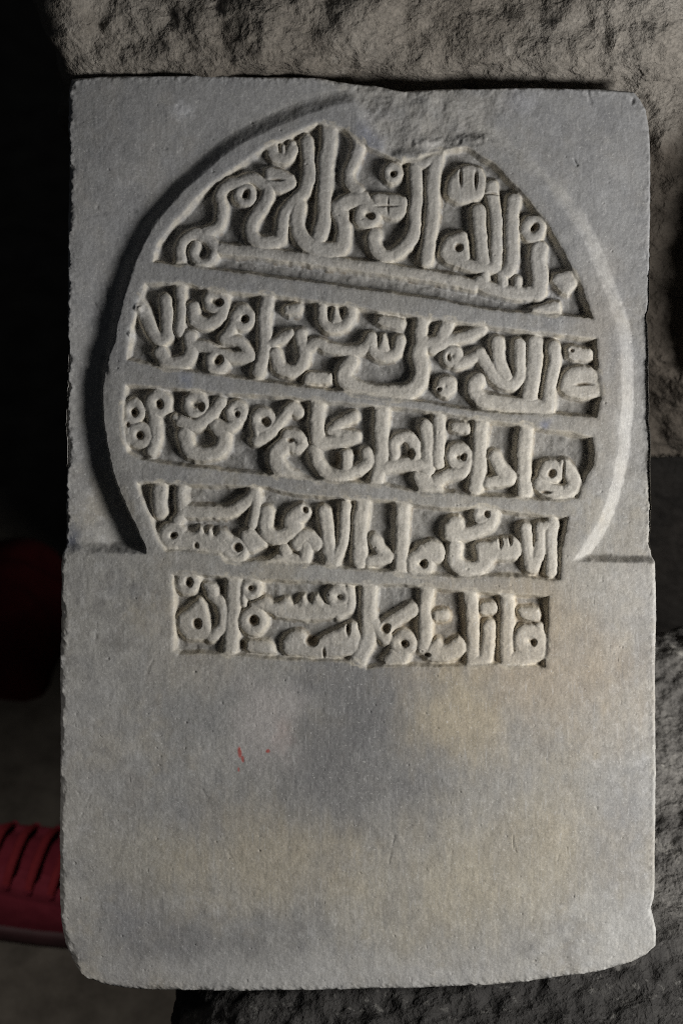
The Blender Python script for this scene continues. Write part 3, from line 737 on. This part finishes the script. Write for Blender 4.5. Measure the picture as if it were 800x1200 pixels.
# ------------------------------------------------------------------ rough stones
def rock(name, lo, hi, step, bevel, amps, seed, mat, low_bevel=None, shape=None):
    """rough block: a box grid, its edges rounded by `bevel`, broken up by several scales of noise"""
    lo, hi = Vector(lo), Vector(hi); size = hi - lo; lb = low_bevel or bevel
    n = [max(2, int(size[i] / step)) for i in range(3)]
    vid, co, quads = {}, [], []
    def vert(i, j, k):
        key = (i, j, k)
        if key not in vid:
            vid[key] = len(co); co.append((i / n[0], j / n[1], k / n[2]))
        return vid[key]
    for ax in range(3):
        b, c = (ax + 1) % 3, (ax + 2) % 3
        for side in (0, n[ax]):
            for i in range(n[b]):
                for j in range(n[c]):
                    f = []
                    for di, dj in ((0, 0), (1, 0), (1, 1), (0, 1)):
                        k3 = [0, 0, 0]; k3[ax] = side; k3[b] = i + di; k3[c] = j + dj
                        f.append(vert(*k3))
                    quads.append(f if side else f[::-1])
    out = []
    off = Vector((seed * 3.1, seed * 1.7, seed * 2.3))
    for t in co:
        p = Vector((lo.x + t[0] * size.x, lo.y + t[1] * size.y, lo.z + t[2] * size.z))
        core = Vector([min(max(p[i], lo[i] + lb[i]), hi[i] - bevel[i]) for i in range(3)])
        dv = p - core
        bv = [lb[i] if dv[i] < 0 else bevel[i] for i in range(3)]
        q = Vector([dv[i] / bv[i] for i in range(3)])
        m = max(abs(q.x), abs(q.y), abs(q.z)); L = q.length
        if L > 1e-6: q = q * (m / L)
        s = Vector([core[i] + q[i] * bv[i] for i in range(3)])
        nrm = Vector([q[i] / bv[i] for i in range(3)]); nrm.normalize()
        h = 0.0; s0 = s
        if shape: s = shape(s)
        for (scale, amp, typ) in amps:
            w = (s + off) * scale
            if typ == 'r': h += amp * (1.0 - 2.0 * abs(mnoise.noise(w)))
            elif typ == 'v':
                dd, _ = mnoise.voronoi(w); h += amp * (dd[1] - dd[0] - 0.3)
            elif typ == 'f':
                h += amp * (mnoise.fractal(w, 0.7, 2.1, 6))
            elif typ == 's': h += amp * mnoise.noise(w)
            elif typ == 't':   # terraced fracture
                x = mnoise.fractal(w, 0.9, 2.0, 4) * 3.0; fl = math.floor(x); fr = x - fl
                h += amp * (fl + min(1, fr * 3.5) - 1)
        out.append(s + nrm * h)
    o = fast_mesh(name, np.array([tuple(v) for v in out]), np.array(quads), mat)
    return o

def jut(p):
    # unseen bulge added at the block's right end to shade the face beside the tablet
    x = min(1, max(0, (p.x - 0.222) / 0.014)); x = x * x * (3 - 2 * x)
    y = min(1, max(0, (0.48 - p.y) / 0.15))
    z = min(1, max(0, (p.z - 0.46) / 0.10))
    p = Vector((p.x, p.y - 0.041 * x * y * z, p.z))
    u = min(1, max(0, ((p - CEN).dot(U) - 0.2525) / 0.014))      # and a lip added over the tablet's top edge, shaped to avoid its shadow
    return p + N * (0.022 * u * u * (3 - 2 * u))
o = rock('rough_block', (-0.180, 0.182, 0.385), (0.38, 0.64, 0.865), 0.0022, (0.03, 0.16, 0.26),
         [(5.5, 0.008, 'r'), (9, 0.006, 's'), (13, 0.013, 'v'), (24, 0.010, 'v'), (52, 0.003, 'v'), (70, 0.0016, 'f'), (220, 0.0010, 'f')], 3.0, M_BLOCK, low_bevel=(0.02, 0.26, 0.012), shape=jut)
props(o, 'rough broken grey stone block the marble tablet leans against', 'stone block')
o = rock('supporting_stone', (-0.103, -0.42, 0.0), (0.38, 0.125, 0.318), 0.0026, (0.05, 0.06, 0.05),
         [(4, 0.010, 's'), (11, 0.008, 'v'), (30, 0.004, 'v'), (80, 0.0030, 'f'), (220, 0.0012, 'f')], 7.0, M_BASE)
props(o, 'dark rough stone under the lower edge of the marble tablet', 'stone')
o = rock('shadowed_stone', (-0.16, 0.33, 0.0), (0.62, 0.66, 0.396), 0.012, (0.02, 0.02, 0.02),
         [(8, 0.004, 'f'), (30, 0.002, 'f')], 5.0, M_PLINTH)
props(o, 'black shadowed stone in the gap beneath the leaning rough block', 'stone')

# ------------------------------------------------------------------ red shoe on the floor
M_SUEDE = make_plain('red_suede', (0.115, 0.013, 0.022), (0.165, 0.022, 0.034), 90, 0.9, 0.4, 0.0006, 0.15)
M_LACE = make_plain('red_lace', (0.12, 0.011, 0.015), (0.165, 0.016, 0.020), 300, 0.85, 0.5, 0.0006, 0.15)
M_SOLE = make_plain('dusty_sole_rubber', (0.03, 0.013, 0.014), (0.05, 0.02, 0.022), 60, 0.7, 0.2, 0.0005, 0.3)
M_TONGUE = make_plain('dark_red_tongue', (0.105, 0.010, 0.018), (0.15, 0.017, 0.027), 120, 0.9, 0.4, 0.0006, 0.15)
M_METAL = make_plain('grey_metal_tag', (0.30, 0.31, 0.31), (0.40, 0.41, 0.41), 80, 0.45, 0.1, 0.0003, 0.5)
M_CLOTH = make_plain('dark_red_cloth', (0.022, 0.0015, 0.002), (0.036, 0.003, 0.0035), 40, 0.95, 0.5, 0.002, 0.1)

shoe = bpy.data.objects.new('red_shoe', None); COL.objects.link(shoe)
SHOE_AT = Vector((-0.245, 0.070, 0))
shoe.location = SHOE_AT; shoe.rotation_euler = (0, 0, R(-4)); shoe.scale = (0.94, 0.83, 0.85)
props(shoe, 'dark red suede shoe with red laces on the floor beside the tablet', 'shoe')
# the shoe runs along x, toe towards +x (behind the slab); stations: x, half width, height of the ridge, outline shift
ST = [(-0.175, 0.020, 0.070, 0), (-0.168, 0.033, 0.084, 0), (-0.140, 0.040, 0.088, 0), (-0.100, 0.041, 0.090, 0), (-0.060, 0.042, 0.096, 0.001), (-0.030, 0.045, 0.090, 0.002),
      (0.000, 0.049, 0.080, 0.003), (0.030, 0.051, 0.068, 0.004), (0.060, 0.049, 0.056, 0.004), (0.085, 0.042, 0.046, 0.003), (0.105, 0.029, 0.037, 0.001), (0.116, 0.012, 0.026, 0)]
def st(x):
    xs = [s[0] for s in ST]
    return [float(np.interp(x, xs, [s[i] for s in ST])) for i in (1, 2, 3)]
def upper_point(x, a):
    """a from -90 (one side, at the sole) over 0 (ridge) to 90 degrees"""
    hw, hh, sh = st(x)
    s_, c_ = math.sin(R(a)), math.cos(R(a))
    y = hw * math.copysign(abs(s_) ** 0.8, s_); z = 0.018 + (hh - 0.018) * abs(c_) ** 0.75
    return Vector((x, y + sh, z))
NXS, NA = 60, 36
vs, fs = [], []
for i in range(NXS):
    x = -0.175 + 0.291 * i / (NXS - 1)
    for j in range(NA + 1):
        a = -90 + 180 * j / NA
        p = upper_point(x, a)
        if x < -0.055 and abs(a) < 46:                      # the foot opening dips inside
            p.z -= 0.05 * min(1, (-0.055 - x) / 0.02) * min(1, (46 - abs(a)) / 8) * min(1, max(0, (x + 0.165) / 0.012))
        vs.append(p)
for i in range(NXS - 1):
    for j in range(NA):
        a = i * (NA + 1) + j; fs.append((a, a + 1, a + NA + 2, a + NA + 1))
link_mesh('shoe_upper', vs, fs, M_SUEDE, shoe)
vs, fs = [], []
ring_n = 80; prof = [(0.0, 0.000), (0.006, 0.000), (0.008, 0.006), (0.007, 0.016), (0.004, 0.021), (-0.004, 0.021)]
outl = []
for i in range(ring_n):
    t = 2 * math.pi * i / ring_n
    x = -0.0295 + 0.1455 * math.cos(t); hw, hh, sh = st(x)
    y = sh + math.copysign(hw, math.sin(t)) * min(1, abs(math.sin(t)) * 1.8 + 0.0)
    outl.append(Vector((x, y, 0)))
for i in range(ring_n):
    a, b = outl[i - 1], outl[(i + 1) % ring_n]; tn = (b - a).normalized(); nn = Vector((tn.y, -tn.x, 0))
    for ins, z in prof: vs.append(outl[i] + nn * ins * 0.8 + Vector((0, 0, z)))
k_ = len(prof)
for i in range(ring_n):
    for j in range(k_ - 1):
        fs.append((i * k_ + j, ((i + 1) % ring_n) * k_ + j, ((i + 1) % ring_n) * k_ + j + 1, i * k_ + j + 1))
fs.append(tuple(i * k_ for i in range(ring_n))[::-1]); fs.append(tuple(i * k_ + k_ - 1 for i in range(ring_n)))
link_mesh('sole', vs, fs, M_SOLE, shoe)
# tongue: raised strip down the middle of the lacing
def patch(name, x0, x1, a0, a1, lift, mat, parent, nx=24, na=10, thick=0.003):
    vs, fs = [], []
    for i in range(nx + 1):
        x = x0 + (x1 - x0) * i / nx
        for j in range(na + 1):
            a = a0 + (a1 - a0) * j / na
            p = upper_point(x, a); c0 = Vector((x, p.y * 0.6, 0.02)); d0 = (p - c0).normalized()
            edge = min(1, 4 * min(i, nx - i) / nx, 3 * min(j, na - j) / na)
            vs.append(p + d0 * (lift * edge - 0.001))
    for i in range(nx):
        for j in range(na):
            a = i * (na + 1) + j; fs.append((a, a + 1, a + na + 2, a + na + 1))
    return link_mesh(name, vs, fs, mat, parent)
patch('tongue', -0.075, 0.062, -24, 24, 0.0035, M_TONGUE, shoe)
for sgn in (-1, 1):
    patch('eyelet_strip', -0.062, 0.064, sgn * 24, sgn * 56, 0.0048, M_SUEDE, shoe)
def tube(name, pts, rx, rz, mat, parent, sides=8):
    """flat-ish tube along points"""
    P = [Vector(p) for p in catmull(pts, 4)]
    vs, fs = [], []
    for i, p in enumerate(P):
        t = (P[min(i + 1, len(P) - 1)] - P[max(i - 1, 0)]).normalized()
        s_ = t.cross(Vector((0, 0, 1))).normalized(); n_ = s_.cross(t)
        for k in range(sides):
            a = 2 * math.pi * k / sides
            vs.append(p + s_ * rx * math.cos(a) + n_ * rz * math.sin(a))
    for i in range(len(P) - 1):
        for k in range(sides):
            a, b = i * sides + k, i * sides + (k + 1) % sides; fs.append((a, b, b + sides, a + sides))
    fs.append(tuple(range(sides))); fs.append(tuple(len(P) * sides - 1 - k for k in range(sides)))
    return link_mesh(name, vs, fs, mat, parent)
for i in range(7):
    x = -0.052 + 0.0185 * i
    pts = []
    for j in range(9):
        a = -44 + 88 * j / 8
        p = upper_point(x + 0.013 * (a / 44) * 0.5, a); pts.append(p + Vector((0, 0, 0.0042 + 0.0015 * math.cos(R(a * 2)))))
    tube('lace', pts, 0.0040, 0.0020, M_LACE, shoe)
for sgn in (-1, 1):
    for i in range(7):
        x = -0.052 + 0.0185 * i + 0.0065 * sgn
        p = upper_point(x, sgn * 46)
        vs = [p + Vector((0.0038 * math.cos(k), 0.0038 * math.sin(k), 0.0052)) for k in np.linspace(0, 2 * math.pi, 12, endpoint=False)]
        vs += [p + Vector((0.0025 * math.cos(k), 0.0025 * math.sin(k), 0.0030)) for k in np.linspace(0, 2 * math.pi, 12, endpoint=False)]
        link_mesh('eyelet', vs, [(k, (k + 1) % 12, 12 + (k + 1) % 12, 12 + k) for k in range(12)] + [tuple(range(12, 24))], M_TONGUE, shoe)
# lace bow lying towards the ankle
tube('lace_bow', [(-0.058, 0.0, 0.104), (-0.075, 0.028, 0.106), (-0.062, 0.044, 0.088), (-0.050, 0.030, 0.100), (-0.058, 0.0, 0.107)], 0.0042, 0.0024, M_LACE, shoe)
tube('lace_bow', [(-0.058, 0.0, 0.104), (-0.072, -0.026, 0.106), (-0.058, -0.046, 0.086), (-0.048, -0.026, 0.100), (-0.058, 0.0, 0.107)], 0.0042, 0.0024, M_LACE, shoe)

# ------------------------------------------------------------------ dim red cloth lying further back
vs, fs = [], []
nb, na = 48, 22
for i in range(na + 1):
    e = (math.pi / 2) * i / na
    for j in range(nb):
        t = 2 * math.pi * j / nb
        rr = 1 + 0.30 * mnoise.noise(Vector((math.cos(t) * 1.6, math.sin(t) * 1.6, e * 1.3)))
        fold = 0.010 * math.sin(6 * t + 3 * math.sin(2 * t)) * math.sin(e * 2)
        x = (0.110 * rr + fold) * math.cos(t) * math.cos(e) ** 0.7
        y = (0.080 * rr + fold) * math.sin(t) * math.cos(e) ** 0.7
        z = 0.10 * math.sin(e) * (1 + 0.12 * mnoise.noise(Vector((x * 14, y * 14, 2))))
        vs.append((x, y, z))
for i in range(na):
    for j in range(nb):
        fs.append((i * nb + j, i * nb + (j + 1) % nb, (i + 1) * nb + (j + 1) % nb, (i + 1) * nb + j))
o = link_mesh('cloth_bundle', vs, fs, M_CLOTH)
o.location = (-0.352, 0.36, 0)
props(o, 'dark red cloth heap in deep shadow to the left of the tablet', 'cloth')
